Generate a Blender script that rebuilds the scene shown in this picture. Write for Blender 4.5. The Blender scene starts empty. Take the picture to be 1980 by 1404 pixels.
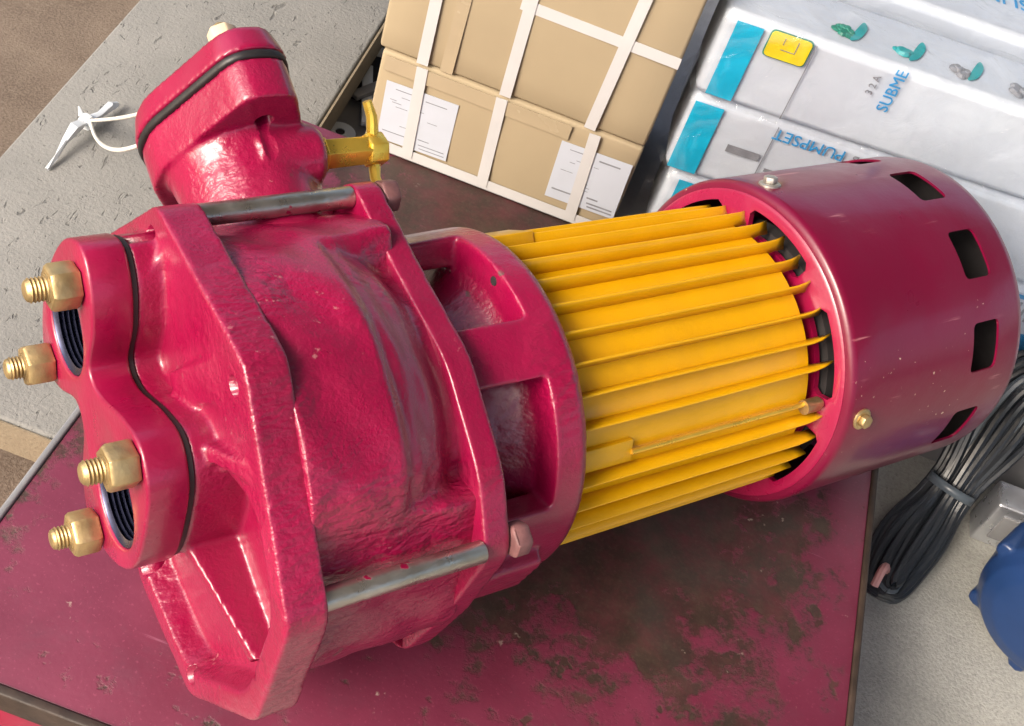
import bpy, bmesh, math, random
from mathutils import Vector, Matrix, noise
R_ = math.radians
sc = bpy.context.scene
COL = sc.collection

# ------------------------------------------------------------------ camera
cam = bpy.data.cameras.new('camera'); camo = bpy.data.objects.new('camera', cam); COL.objects.link(camo)
cam.sensor_width = 36.0; cam.lens = 1.28426*36.0; cam.clip_start = .01; cam.clip_end = 500
rgt = Vector((.9335, .2612, .2457)).normalized(); fwd = Vector((.0068, .6721, -.7404)).normalized()
upv = rgt.cross(fwd).normalized()
m = Matrix((( rgt.x, upv.x, -fwd.x, -.1048), (rgt.y, upv.y, -fwd.y, -.4958), (rgt.z, upv.z, -fwd.z, .5694), (0, 0, 0, 1)))
camo.matrix_world = m
sc.camera = camo
# ------------------------------------------------------------------ sky and sun
SUN_EL, SUN_AZ = R_(35), R_(222)           # azimuth clockwise from +Y: light comes from the left, a little in front
world = bpy.data.worlds.new('World'); sc.world = world; world.use_nodes = True
wn = world.node_tree; bg = wn.nodes['Background']
sky = wn.nodes.new('ShaderNodeTexSky'); sky.sky_type = 'NISHITA'; sky.sun_disc = False
sky.sun_elevation = SUN_EL; sky.sun_rotation = SUN_AZ; sky.air_density = 1.0; sky.dust_density = 6.0; sky.ozone_density = .6
wn.links.new(sky.outputs[0], bg.inputs[0]); bg.inputs[1].default_value = .13
sl = bpy.data.lights.new('sun', 'SUN'); sl.energy = 1.5; sl.angle = R_(24); sl.color = (1, .93, .84)
so = bpy.data.objects.new('sun', sl); COL.objects.link(so)
sd = Vector((math.sin(SUN_AZ)*math.cos(SUN_EL), math.cos(SUN_AZ)*math.cos(SUN_EL), math.sin(SUN_EL)))
so.rotation_euler = sd.to_track_quat('Z', 'Y').to_euler()
sc.view_settings.view_transform = 'Standard'; sc.view_settings.look = 'None'
sc.view_settings.exposure = 1.1; sc.view_settings.gamma = 1

# ------------------------------------------------------------------ materials
def new_mat(name):
    mt = bpy.data.materials.new(name); mt.use_nodes = True
    nt = mt.node_tree; b = nt.nodes['Principled BSDF']
    return mt, nt, b
def setc(b, col, rough, metal=0., coat=0., spec=.5):
    b.inputs['Base Color'].default_value = (*col, 1); b.inputs['Roughness'].default_value = rough
    b.inputs['Metallic'].default_value = metal; b.inputs['Coat Weight'].default_value = coat
    b.inputs['Specular IOR Level'].default_value = spec
def nd(nt, typ, **kw):
    n = nt.nodes.new(typ)
    for k, v in kw.items():
        if k in n.inputs: n.inputs[k].default_value = v
        else: setattr(n, k, v)
    return n
def coords(nt, scale=(1, 1, 1)):
    tc = nd(nt, 'ShaderNodeTexCoord'); mp = nd(nt, 'ShaderNodeMapping'); mp.inputs['Scale'].default_value = scale
    nt.links.new(tc.outputs['Object'], mp.inputs['Vector']); return mp.outputs['Vector']
def noise_n(nt, vec, scale, detail=4, rough=.55, dist=0):
    n = nd(nt, 'ShaderNodeTexNoise'); n.inputs['Scale'].default_value = scale; n.inputs['Detail'].default_value = detail
    n.inputs['Roughness'].default_value = rough; n.inputs['Distortion'].default_value = dist
    nt.links.new(vec, n.inputs['Vector']); return n.outputs['Fac']
def ramp(nt, fac, stops):
    r = nd(nt, 'ShaderNodeValToRGB'); e = r.color_ramp.elements
    while len(e) < len(stops): e.new(.5)
    for i, (p, c) in enumerate(stops):
        e[i].position = p; e[i].color = (c, c, c, 1) if isinstance(c, (int, float)) else (*c, 1)
    nt.links.new(fac, r.inputs[0]); return r.outputs[0]
def mixc(nt, fac, a, b_, mode='MIX'):
    x = nd(nt, 'ShaderNodeMix', data_type='RGBA', blend_type=mode)
    for sock, v in ((x.inputs[0], fac), (x.inputs[6], a), (x.inputs[7], b_)):
        if isinstance(v, (int, float)): sock.default_value = v
        elif isinstance(v, tuple): sock.default_value = (*v, 1)
        else: nt.links.new(v, sock)
    return x.outputs[2]
def math_n(nt, op, a, b_=0., c=0.):
    x = nd(nt, 'ShaderNodeMath', operation=op)
    for s, v in zip(x.inputs, (a, b_, c)):
        if isinstance(v, (int, float)): s.default_value = v
        else: nt.links.new(v, s)
    return x.outputs[0]
def bump(nt, b, h, strength, dist):
    bm_ = nd(nt, 'ShaderNodeBump'); bm_.inputs['Strength'].default_value = strength; bm_.inputs['Distance'].default_value = dist
    nt.links.new(h, bm_.inputs['Height']); nt.links.new(bm_.outputs[0], b.inputs['Normal'])

def cast_paint(name, col, rough=.36, rough_amt=1.0, chips=False):
    mt, nt, b = new_mat(name); setc(b, col, rough, 0, .6, .5); b.inputs['Coat Roughness'].default_value = .2
    v = coords(nt)
    big = noise_n(nt, v, 16, 3)
    c = ramp(nt, big, [(.3, tuple(x*.82 for x in col)), (.7, tuple(min(1, x*1.12) for x in col))])
    fleck = noise_n(nt, v, 260, 3)
    worn = math_n(nt, 'MULTIPLY', ramp(nt, fleck, [(.66, 0), (.70, 1)]), ramp(nt, noise_n(nt, v, 22, 3), [(.54, 0), (.64, 1)]))
    c = mixc(nt, math_n(nt, 'MULTIPLY', worn, .3), c, (.62, .36, .33))
    if chips:
        ch = math_n(nt, 'MULTIPLY', ramp(nt, noise_n(nt, v, 95, 5), [(.66, 0), (.69, 1)]), ramp(nt, noise_n(nt, v, 30, 2), [(.58, 0), (.64, 1)]))
        c = mixc(nt, math_n(nt, 'MULTIPLY', ch, .8), c, (.09, .06, .045))
    nt.links.new(c, b.inputs['Base Color'])
    vr = coords(nt, (.55, 1.2, 1.2))
    crink = noise_n(nt, vr, 230, 2, .5, .15)
    pit = noise_n(nt, v, 640, 2, .6)
    msk = ramp(nt, noise_n(nt, v, 19, 2), [(.45, .08), (.58, 1.4)])
    h = math_n(nt, 'ADD', math_n(nt, 'MULTIPLY', crink, msk), math_n(nt, 'MULTIPLY', pit, .26))
    h = math_n(nt, 'ADD', h, math_n(nt, 'MULTIPLY', noise_n(nt, v, 45, 2), .8))
    bump(nt, b, h, .45*rough_amt, .0026)
    rr = ramp(nt, noise_n(nt, v, 60, 3), [(.3, rough-.1), (.7, rough+.12)]); nt.links.new(rr, b.inputs['Roughness'])
    return mt
CRIM = (.265, .0022, .042)
M = {}
M['cast'] = cast_paint('crimson_cast_paint', CRIM, .36, 1.0, True)
M['drum'] = cast_paint('crimson_rough_cast_paint', CRIM, .33, 1.35, True)
M['smooth'] = cast_paint('crimson_smooth_paint', (.265, .0022, .042), .33, .35)
def sheet_paint():
    mt, nt, b = new_mat('crimson_sheet_paint'); setc(b, (.13, .0012, .022), .3, 0, .35, .4); b.inputs['Coat Roughness'].default_value = .12
    v = coords(nt)
    c = ramp(nt, noise_n(nt, v, 12, 3), [(.3, (.118, .001, .021)), (.7, (.142, .0013, .025))])
    scr = noise_n(nt, coords(nt, (.25, 4, 4)), 60, 4)
    s2 = math_n(nt, 'MULTIPLY', ramp(nt, scr, [(.62, 0), (.68, 1)]), ramp(nt, noise_n(nt, v, 25, 2), [(.56, 0), (.64, 1)]))
    c = mixc(nt, math_n(nt, 'MULTIPLY', s2, .5), c, (.5, .2, .22))
    fl = math_n(nt, 'MULTIPLY', ramp(nt, noise_n(nt, v, 340, 2), [(.70, 0), (.73, 1)]), ramp(nt, noise_n(nt, v, 18, 2), [(.56, 0), (.62, 1)]))
    c = mixc(nt, fl, c, (.5, .36, .26)); nt.links.new(c, b.inputs['Base Color'])
    bump(nt, b, math_n(nt, 'ADD', noise_n(nt, v, 26, 2), math_n(nt, 'MULTIPLY', noise_n(nt, v, 400, 3), .08)), .3, .003)
    nt.links.new(ramp(nt, noise_n(nt, v, 20, 4), [(.3, .26), (.7, .42)]), b.inputs['Roughness'])
    return mt
M['sheet'] = sheet_paint()
def plain(name, col, rough, metal=0, coat=0, var=.12, scale=40, bmp=.1, bs=200, bd=.001):
    mt, nt, b = new_mat(name); setc(b, col, rough, metal, coat)
    v = coords(nt)
    c = ramp(nt, noise_n(nt, v, scale, 4), [(.28, tuple(x*(1-var) for x in col)), (.72, tuple(min(1, x*(1+var)) for x in col))])
    nt.links.new(c, b.inputs['Base Color'])
    if bmp: bump(nt, b, noise_n(nt, v, bs, 3), bmp, bd)
    nt.links.new(ramp(nt, noise_n(nt, v, scale*1.7, 3), [(.3, max(.03, rough-.07)), (.7, min(1, rough+.1))]), b.inputs['Roughness'])
    return mt
M['yellow'] = plain('golden_yellow_paint', (.66, .345, .001), .36, 0, .2, .08, 30, .25, 160)
M['steel'] = plain('dull_steel', (.5, .47, .43), .48, .85, 0, .15, 70, .2, 300)
M['wornsteel'] = plain('painted_over_steel', (.17, .075, .075), .5, .1, 0, .4, 120, .4, 200)
def rod_mat():
    mt, nt, b = new_mat('worn_rod_steel'); setc(b, (.5, .46, .4), .3, .9); v = coords(nt)
    pt = ramp(nt, noise_n(nt, v, 75, 4), [(.66, 0), (.69, 1)])
    c = mixc(nt, pt, ramp(nt, noise_n(nt, v, 60, 4), [(.3, (.4, .36, .3)), (.7, (.6, .56, .5))]), CRIM)
    nt.links.new(c, b.inputs['Base Color']); nt.links.new(math_n(nt, 'SUBTRACT', .9, math_n(nt, 'MULTIPLY', pt, .9)), b.inputs['Metallic'])
    nt.links.new(ramp(nt, noise_n(nt, v, 130, 3), [(.3, .24), (.7, .45)]), b.inputs['Roughness'])
    bump(nt, b, noise_n(nt, v, 300, 3), .25, .001); return mt
M['rod'] = rod_mat()
M['brass'] = plain('zinc_brass', (.48, .35, .17), .42, .8, 0, .3, 90, .35, 250)
M['goldbrass'] = plain('polished_brass', (.92, .6, .09), .3, .75, 0, .12, 80, .15, 300)
M['thread'] = plain('blued_thread_steel', (.06, .065, .12), .28, .8, 0, .2, 100, 0)
M['black'] = plain('black_rubber', (.014, .012, .013), .5, 0, 0, .2, 60, .2)
M['dark'] = plain('dark_interior', (.02, .017, .018), .7, 0, 0, .2, 60, 0)
M['silver'] = plain('bright_aluminium', (.75, .77, .82), .3, .9, 0, .08, 60, .1)
M['card'] = None
def cardboard():
    mt, nt, b = new_mat('brown_cardboard'); setc(b, (.47, .36, .215), .72, 0, 0, .3)
    v = coords(nt)
    c = ramp(nt, noise_n(nt, v, 9, 4), [(.3, (.315, .255, .168)), (.7, (.355, .29, .19))])
    nt.links.new(c, b.inputs['Base Color'])
    bump(nt, b, math_n(nt, 'ADD', math_n(nt, 'MULTIPLY', noise_n(nt, v, 18, 2), 2.), math_n(nt, 'MULTIPLY', noise_n(nt, coords(nt, (1, 1, .05)), 300, 2), .25)), .2, .0014)
    return mt
M['card'] = cardboard()
M['tape'] = plain('white_strapping', (.5, .5, .51), .42, 0, 0, .05, 30, .12, 80)
M['cleartape'] = plain('glossy_parcel_tape', (.37, .305, .205), .2, 0, .3, .06, 30, .1, 60)
M['paper'] = plain('white_label_paper', (.46, .5, .58), .55, 0, 0, .04, 30, .25, 70, .0015)
M['ink'] = plain('grey_print', (.2, .21, .24), .6, 0, 0, .2, 100, 0)
M['white_carton'] = plain('white_carton', (.5, .55, .63), .4, 0, .1, .05, 14, .25, 30, .002)
M['teal'] = plain('teal_print', (.008, .40, .62), .35, 0, .3, .1, 40, .25, 50)
M['bluetext'] = plain('blue_print', (.03, .27, .58), .4, 0, .2, .1, 80, 0)
M['yprint'] = plain('yellow_print', (.72, .56, .02), .36, 0, .25, .12, 70, .2, 60)
M['green'] = plain('green_print', (.02, .2, .14), .4, 0, .2, .3, 90, 0)
M['bluegreen'] = plain('sea_green_print', (.015, .3, .32), .4, 0, .2, .2, 90, 0)
M['bluebox'] = plain('strong_blue_print', (.02, .22, .5), .38, 0, .3, .08, 40, .2, 50)
M['navy'] = plain('blue_enamel', (.010, .034, .115), .36, 0, .3, .12, 30, .25, 60)
M['cable'] = plain('grey_cable_sheath', (.016, .02, .026), .36, 0, .15, .2, 50, .25, 150)
M['cable2'] = plain('pale_cable_sheath', (.08, .1, .12), .36, 0, .1, .15, 50, .2, 150)
M['pinkend'] = plain('pink_wire_end', (.6, .3, .28), .5)
M['whiteplastic'] = plain('white_plastic', (.56, .6, .64), .35, 0, .1, .06, 60, .3, 90)
M['string'] = plain('white_string', (.62, .6, .55), .7)
M['bluegrey'] = plain('blue_grey_plastic', (.16, .19, .22), .4)
M['greymetal'] = plain('grey_metal', (.26, .26, .27), .45, .3, 0, .15, 40, .1)
M['label_side'] = plain('cream_putty', (.6, .48, .33), .5, 0, 0, .1, 90, .3)
def film():
    mt, nt, b = new_mat('clear_plastic_film'); v = coords(nt)
    nt.nodes.remove(b)
    bm_ = nd(nt, 'ShaderNodeBump'); bm_.inputs['Strength'].default_value = .9; bm_.inputs['Distance'].default_value = .005
    nt.links.new(noise_n(nt, v, 42, 4, .55, 1.2), bm_.inputs['Height'])
    gl = nd(nt, 'ShaderNodeBsdfGlossy'); gl.inputs['Roughness'].default_value = .09; gl.inputs['Color'].default_value = (.95, .97, 1, 1); nt.links.new(bm_.outputs[0], gl.inputs['Normal'])
    df_ = nd(nt, 'ShaderNodeBsdfDiffuse'); df_.inputs['Color'].default_value = (.75, .82, .9, 1)
    tr = nd(nt, 'ShaderNodeBsdfTransparent'); m1 = nd(nt, 'ShaderNodeMixShader'); m2 = nd(nt, 'ShaderNodeMixShader')
    nt.links.new(ramp(nt, noise_n(nt, v, 30, 4, .6, 1.2), [(.45, .0), (.75, .13)]), m1.inputs[0])
    nt.links.new(tr.outputs[0], m1.inputs[1]); nt.links.new(df_.outputs[0], m1.inputs[2])
    lw = nd(nt, 'ShaderNodeLayerWeight'); lw.inputs['Blend'].default_value = .35; nt.links.new(bm_.outputs[0], lw.inputs['Normal'])
    nt.links.new(math_n(nt, 'ADD', math_n(nt, 'MULTIPLY', lw.outputs['Fresnel'], .30), .035), m2.inputs[0])
    nt.links.new(m1.outputs[0], m2.inputs[1]); nt.links.new(gl.outputs[0], m2.inputs[2])
    nt.links.new(m2.outputs[0], nt.nodes['Material Output'].inputs[0]); return mt
M['film'] = film()
def table_mat():
    mt, nt, b = new_mat('peeling_red_table_paint'); setc(b, (.3, .03, .1), .4, 0, 0)
    tc = nd(nt, 'ShaderNodeTexCoord'); v = tc.outputs['Object']
    sep = nd(nt, 'ShaderNodeSeparateXYZ'); nt.links.new(v, sep.inputs[0])
    # worn patch of its own shape where the paint has been scraped away
    def blob(cx, cy, rx, ry):
        dx = math_n(nt, 'DIVIDE', math_n(nt, 'SUBTRACT', sep.outputs[0], cx), rx); dy = math_n(nt, 'DIVIDE', math_n(nt, 'SUBTRACT', sep.outputs[1], cy), ry)
        d = math_n(nt, 'SQRT', math_n(nt, 'ADD', math_n(nt, 'MULTIPLY', dx, dx), math_n(nt, 'MULTIPLY', dy, dy)))
        return math_n(nt, 'MAXIMUM', math_n(nt, 'SUBTRACT', 1., d), 0.)
    wear = math_n(nt, 'ADD', blob(-.02, -.06, .15, .14), blob(-.15, .13, .13, .07))
    wear = math_n(nt, 'ADD', wear, math_n(nt, 'MULTIPLY', blob(-.285, -.13, .05, .06), .55))
    wear = math_n(nt, 'ADD', wear, math_n(nt, 'MULTIPLY', ramp(nt, noise_n(nt, v, 55, 3), [(.62, 0), (.72, 1)]), .42))
    n1 = noise_n(nt, v, 17, 10, .7, .15); n2 = noise_n(nt, v, 85, 8, .7)
    f = math_n(nt, 'ADD', math_n(nt, 'MULTIPLY', n1, .62), math_n(nt, 'MULTIPLY', n2, .38))
    f = math_n(nt, 'ADD', f, math_n(nt, 'MULTIPLY', wear, .30))
    peel = ramp(nt, f, [(.545, 0), (.585, .45), (.615, 1)])
    paint = ramp(nt, noise_n(nt, v, 24, 5), [(.3, (.115, .014, .035)), (.7, (.158, .024, .053))])
    paint = mixc(nt, math_n(nt, 'MULTIPLY', ramp(nt, noise_n(nt, v, 600, 2), [(.62, 0), (.7, 1)]), .2), paint, (.42, .10, .17))
    rust = ramp(nt, noise_n(nt, v, 30, 8, .7), [(.3, (.018, .009, .006)), (.5, (.034, .017, .012)), (.7, (.062, .038, .027))])
    greyf = ramp(nt, noise_n(nt, v, 9, 2), [(.5, 0), (.6, 1)])
    rust = mixc(nt, math_n(nt, 'MULTIPLY', greyf, .3), rust, (.07, .063, .058))
    haze = ramp(nt, noise_n(nt, v, 48, 7, .7), [(.42, 0), (.7, .9)])
    rust = mixc(nt, math_n(nt, 'MULTIPLY', haze, .6), rust, (.12, .016, .03))
    dust = ramp(nt, noise_n(nt, v, 420, 4, .7), [(.5, 0), (.72, .6)])
    rust = mixc(nt, math_n(nt, 'MULTIPLY', dust, .5), rust, (.10, .068, .052))
    scuff = math_n(nt, 'MULTIPLY', ramp(nt, noise_n(nt, v, 28, 8, .7, .4), [(.52, 0), (.68, 1)]), .45)
    paint = mixc(nt, scuff, paint, (.11, .03, .05))
    sm = nd(nt, 'ShaderNodeMapping'); sm.inputs['Rotation'].default_value = (0, 0, .7); sm.inputs['Scale'].default_value = (.12, 3, 1); nt.links.new(v, sm.inputs[0])
    scr = math_n(nt, 'MULTIPLY', ramp(nt, noise_n(nt, sm.outputs[0], 90, 4, .6), [(.66, 0), (.7, 1)]), ramp(nt, noise_n(nt, v, 14, 2), [(.48, 0), (.6, 1)]))
    paint = mixc(nt, math_n(nt, 'MULTIPLY', scr, .4), paint, (.42, .16, .24))
    c = mixc(nt, peel, paint, rust)
    spec = math_n(nt, 'MULTIPLY', math_n(nt, 'MULTIPLY', ramp(nt, noise_n(nt, v, 150, 5), [(.66, 0), (.70, 1)]), ramp(nt, noise_n(nt, v, 21, 2), [(.55, 0), (.62, 1)])), .6)
    c = mixc(nt, spec, c, (.4, .33, .27))
    nt.links.new(c, b.inputs['Base Color'])
    nt.links.new(ramp(nt, peel, [(0, .38), (1, .62)]), b.inputs['Roughness'])
    h = math_n(nt, 'SUBTRACT', math_n(nt, 'MULTIPLY', noise_n(nt, v, 320, 3), .3), peel)
    bump(nt, b, h, .35, .0009); return mt
M['table'] = table_mat()
M['rim'] = plain('rusty_dark_rim', (.035, .022, .016), .6, 0, 0, .4, 60, .5, 120)
M['tableside'] = plain('red_table_side', (.26, .01, .04), .42, 0, 0, .25, 30, .3, 100)
def concrete(name, a, b_, c_, sc_=1.0, pits=True):
    mt, nt, b = new_mat(name); setc(b, a, .85, 0, 0, .3); v = coords(nt)
    col = ramp(nt, noise_n(nt, v, 14*sc_, 6, .65), [(.3, a), (.7, b_)])
    gr = noise_n(nt, v, 420*sc_, 3, .7); col = mixc(nt, ramp(nt, gr, [(.42, .0), (.7, .55)]), col, c_)
    dk = ramp(nt, noise_n(nt, v, 300*sc_, 4, .7), [(.62, 0), (.7, .6)]); col = mixc(nt, dk, col, tuple(x*.35 for x in a))
    h = gr
    if pits:
        pv = nd(nt, 'ShaderNodeMapping'); pv.inputs['Rotation'].default_value = (0, 0, .5); pv.inputs['Scale'].default_value = (1, .38, 1)
        nt.links.new(v, pv.inputs[0])
        p = ramp(nt, noise_n(nt, pv.outputs[0], 215*sc_, 3, .5, 1.0), [(.63, 0), (.70, 1)])
        col = mixc(nt, math_n(nt, 'MULTIPLY', p, .5), col, tuple(x*.35 for x in a))
        h = math_n(nt, 'SUBTRACT', gr, math_n(nt, 'MULTIPLY', p, 2.))
    nt.links.new(col, b.inputs['Base Color']); bump(nt, b, h, .5, .0015); return mt
M['slab'] = concrete('pitted_grey_slab', (.185, .185, .178), (.245, .243, .233), (.2, .2, .195))
M['slabside'] = concrete('brown_slab_edge', (.2, .165, .115), (.26, .215, .15), (.2, .16, .11), 1, False)
M['floor'] = concrete('grey_concrete_floor', (.31, .31, .285), (.43, .425, .39), (.2, .2, .185), 1.1, False)
M['dirt'] = concrete('brown_sandy_earth', (.115, .085, .065), (.19, .148, .115), (.27, .22, .175), 1.3, False)

# ------------------------------------------------------------------ helpers
def link(name, me, mat, parent=None, loc=None, smooth=True, ang=35):
    if smooth:
        bm = bmesh.new(); bm.from_mesh(me)
        for f in bm.faces: f.smooth = True
        for e in bm.edges:
            if len(e.link_faces) == 2 and e.calc_face_angle(0) > R_(ang): e.smooth = False
        bm.to_mesh(me); bm.free()
    if mat: me.materials.append(mat)
    o = bpy.data.objects.new(name, me); COL.objects.link(o)
    if parent: o.parent = parent
    if loc is not None: o.location = loc
    return o
def build(name, bm, mat, parent=None, loc=None, smooth=True, ang=35, bevel=0, seg=2):
    bmesh.ops.recalc_face_normals(bm, faces=bm.faces)
    me = bpy.data.meshes.new(name); bm.to_mesh(me); bm.free()
    o = link(name, me, mat, parent, loc, smooth, ang)
    if bevel: bev(o, bevel, seg)
    return o
def bev(o, w, seg=2, ang=40):
    b = o.modifiers.new('bevel', 'BEVEL'); b.width = w; b.segments = seg; b.limit_method = 'ANGLE'; b.angle_limit = R_(ang); b.harden_normals = False
    for p in o.data.polygons: p.use_smooth = True
    for e in o.data.edges: e.use_edge_sharp = False
def bake(o):
    dg = bpy.context.evaluated_depsgraph_get(); dg.update()
    me = bpy.data.meshes.new_from_object(o.evaluated_get(dg)); o.modifiers.clear(); old = o.data; o.data = me; me.name = o.name
    bpy.data.meshes.remove(old)
def carve(o, cutters, op='DIFFERENCE'):
    for c in cutters:
        b = o.modifiers.new('cut', 'BOOLEAN'); b.operation = op; b.object = c; b.solver = 'EXACT'
    bake(o)
    for c in cutters:
        me = c.data; bpy.data.objects.remove(c); bpy.data.meshes.remove(me)
def cast(o, voxel=.0013, it=5):
    r = o.modifiers.new('remesh', 'REMESH'); r.mode = 'VOXEL'; r.voxel_size = voxel; r.use_smooth_shade = True
    s = o.modifiers.new('smooth', 'SMOOTH'); s.factor = .5; s.iterations = it
    bake(o)
    for p in o.data.polygons: p.use_smooth = True
def roughen(o, amp, seed=0., base=.12):
    # sand-cast skin: patches of fine ridges and pits standing on the surface
    me = o.data; ns = [v.normal.copy() for v in me.vertices]
    for v, n_ in zip(me.vertices, ns):
        p = v.co; m_ = noise.noise(p*26+Vector((seed, 3, 7)))*1.7+.15; m_ = base+max(0., min(1., m_))
        q = Vector((p.x*190, p.y*300, p.z*300)); h = noise.noise(q)+.7*noise.noise(Vector((p.x*330+5, p.y*520, p.z*520)))
        v.co = p+n_*(h*amp*m_+.00016*noise.noise(p*60+Vector((seed, 0, 0))))
    me.update()
def add_prism(bm, pts, x0, x1, ax=0, taper=None):
    """pts: 2D outline in the plane across the axis; ax=0 -> (x; y,z)"""
    def P(x, a, b): return (x, a, b) if ax == 0 else ((a, x, b) if ax == 1 else (a, b, x))
    A_ = [bm.verts.new(P(x0, *p)) for p in pts]
    pts2 = taper or pts
    B_ = [bm.verts.new(P(x1, *p)) for p in pts2]
    n = len(pts)
    bm.faces.new(A_); bm.faces.new(B_[::-1])
    for i in range(n): bm.faces.new((A_[i], B_[i], B_[(i+1) % n], A_[(i+1) % n]))
def add_box(bm, x0, x1, y0, y1, z0, z1, M_=None):
    vs = [bm.verts.new(p) for p in ((x0,y0,z0),(x1,y0,z0),(x1,y1,z0),(x0,y1,z0),(x0,y0,z1),(x1,y0,z1),(x1,y1,z1),(x0,y1,z1))]
    for f in ((0,3,2,1),(4,5,6,7),(0,1,5,4),(1,2,6,5),(2,3,7,6),(3,0,4,7)): bm.faces.new([vs[i] for i in f])
    if M_: bmesh.ops.transform(bm, matrix=M_, verts=vs)
    return vs
def frame_to(d, up=Vector((0, 0, 1))):
    d = Vector(d).normalized()
    if abs(d.dot(up)) > .98: up = Vector((1, 0, 0))
    a = up.cross(d).normalized(); b = d.cross(a)
    return a, b, d
def add_lathe(bm, prof, p0, d, n=32, closed=False, up=Vector((0, 0, 1)), a0=0.):
    """prof: (h, r) pairs along direction d from p0, r=0 closes the end"""
    a, b, d = frame_to(d, up); p0 = Vector(p0); rings = []
    for h, r in prof:
        if r < 1e-7: rings.append([bm.verts.new(p0+d*h)])
        else: rings.append([bm.verts.new(p0+d*h+(a*math.cos(a0+2*math.pi*k/n)+b*math.sin(a0+2*math.pi*k/n))*r) for k in range(n)])
    pairs = list(zip(rings, rings[1:]))
    if closed: pairs.append((rings[-1], rings[0]))
    for A_, B_ in pairs:
        for k in range(n):
            k2 = (k+1) % n
            if len(A_) == 1 and len(B_) == 1: continue
            if len(A_) == 1: bm.faces.new((A_[0], B_[k], B_[k2]))
            elif len(B_) == 1: bm.faces.new((A_[k], B_[0], A_[k2]))
            else: bm.faces.new((A_[k], B_[k], B_[k2], A_[k2]))
def add_tube(bm, pts, r, n=10, flat=1., r1=None):
    pts = [Vector(p) for p in pts]; rings = []; prev = None
    for i, p in enumerate(pts):
        t = (pts[min(i+1, len(pts)-1)]-pts[max(i-1, 0)]).normalized()
        a = Vector((0, 0, 1)).cross(t)
        if a.length < .05: a = prev or Vector((1, 0, 0))
        a.normalize()
        if prev and a.dot(prev) < 0: a = -a
        prev = a.copy(); b = t.cross(a)
        rr = r if r1 is None else r+(r1-r)*i/(len(pts)-1)
        rings.append([bm.verts.new(p+a*rr*math.cos(2*math.pi*k/n)+b*rr*flat*math.sin(2*math.pi*k/n)) for k in range(n)])
    for A_, B_ in zip(rings, rings[1:]):
        for k in range(n): bm.faces.new((A_[k], B_[k], B_[(k+1) % n], A_[(k+1) % n]))
    bm.faces.new(rings[0][::-1]); bm.faces.new(rings[-1])
def smooth_pts(pts, sub=6, closed=True):
    pts = [Vector(p) for p in pts]; n = len(pts); out = []
    rng = range(n) if closed else range(n-1)
    for i in rng:
        g = (lambda k: pts[k % n]) if closed else (lambda k: pts[max(0, min(n-1, k))])
        p0, p1, p2, p3 = g(i-1), g(i), g(i+1), g(i+2)
        for j in range(sub):
            t = j/sub
            out.append(.5*((2*p1)+(p2-p0)*t+(2*p0-5*p1+4*p2-p3)*t*t+(3*p1-p0-3*p2+p3)*t**3))
    if not closed: out.append(pts[-1])
    return out
def offset_poly(pts, d):
    """inset a convex-ish outline by d (positive = inwards, works for either winding)"""
    n = len(pts); P = [Vector(p) for p in pts]; area = sum(P[i].x*P[(i+1) % n].y-P[(i+1) % n].x*P[i].y for i in range(n))
    s = 1 if area > 0 else -1; out = []
    for i in range(n):
        e1 = (P[i]-P[i-1]).normalized(); e2 = (P[(i+1) % n]-P[i]).normalized()
        n1 = Vector((-e1.y, e1.x))*s; n2 = Vector((-e2.y, e2.x))*s
        b = (n1+n2); b = b/max(.3, b.length_squared)*2
        out.append(tuple(P[i]+b*d))
    return out
def rounded(pts, r, seg=4):
    n = len(pts); P = [Vector(p) for p in pts]; out = []
    for i in range(n):
        a = (P[i-1]-P[i]); b = (P[(i+1) % n]-P[i]); q = min(r, a.length*.45, b.length*.45)
        s, e = P[i]+a.normalized()*q, P[i]+b.normalized()*q
        for k in range(seg+1):
            t = k/seg; out.append(tuple((1-t)**2*s+2*t*(1-t)*P[i]+t*t*e))
    return out
def hexpts(r, a0=0): return [(r*math.cos(a0+k*math.pi/3), r*math.sin(a0+k*math.pi/3)) for k in range(6)]
def tag(o, label=None, cat=None, group=None, kind=None):
    for k, v in (('label', label), ('category', cat), ('group', group), ('kind', kind)):
        if v: o[k] = v
    return o
def empty(name, loc=(0, 0, 0), label=None, cat=None, group=None):
    o = bpy.data.objects.new(name, None); COL.objects.link(o); o.location = loc; o.empty_display_size = .05
    return tag(o, label, cat, group)
def text_obj(name, s, size, mat, parent, mtx, depth=.0002):
    cu = bpy.data.curves.new(name, 'FONT'); cu.body = s; cu.size = size; cu.align_x = 'LEFT'; cu.extrude = depth; cu.resolution_u = 3
    t = bpy.data.objects.new('tmp', cu); COL.objects.link(t)
    dg = bpy.context.evaluated_depsgraph_get(); me = bpy.data.meshes.new_from_object(t.evaluated_get(dg))
    bpy.data.objects.remove(t); me.transform(mtx); me.name = name
    return link(name, me, mat, parent, smooth=False)

# ------------------------------------------------------------------ setting: ground, floor
bm = bmesh.new(); add_box(bm, -60, 60, -60, 60, -.3, -.104)
tag(build('ground', bm, M['dirt'], smooth=False), kind='structure')
bm = bmesh.new(); add_box(bm, -.272, 6, -4, 6, -.2, -.10)
tag(build('concrete_floor', bm, M['floor'], smooth=False), kind='structure')

# added roof out of view, blocks overhead sky; open to the left and front
bm = bmesh.new(); add_box(bm, -.9, 5, -1.6, 4, 2.2, 2.25)
tag(build('sky_blocker', bm, M['greymetal'], smooth=False), kind='structure')

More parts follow.
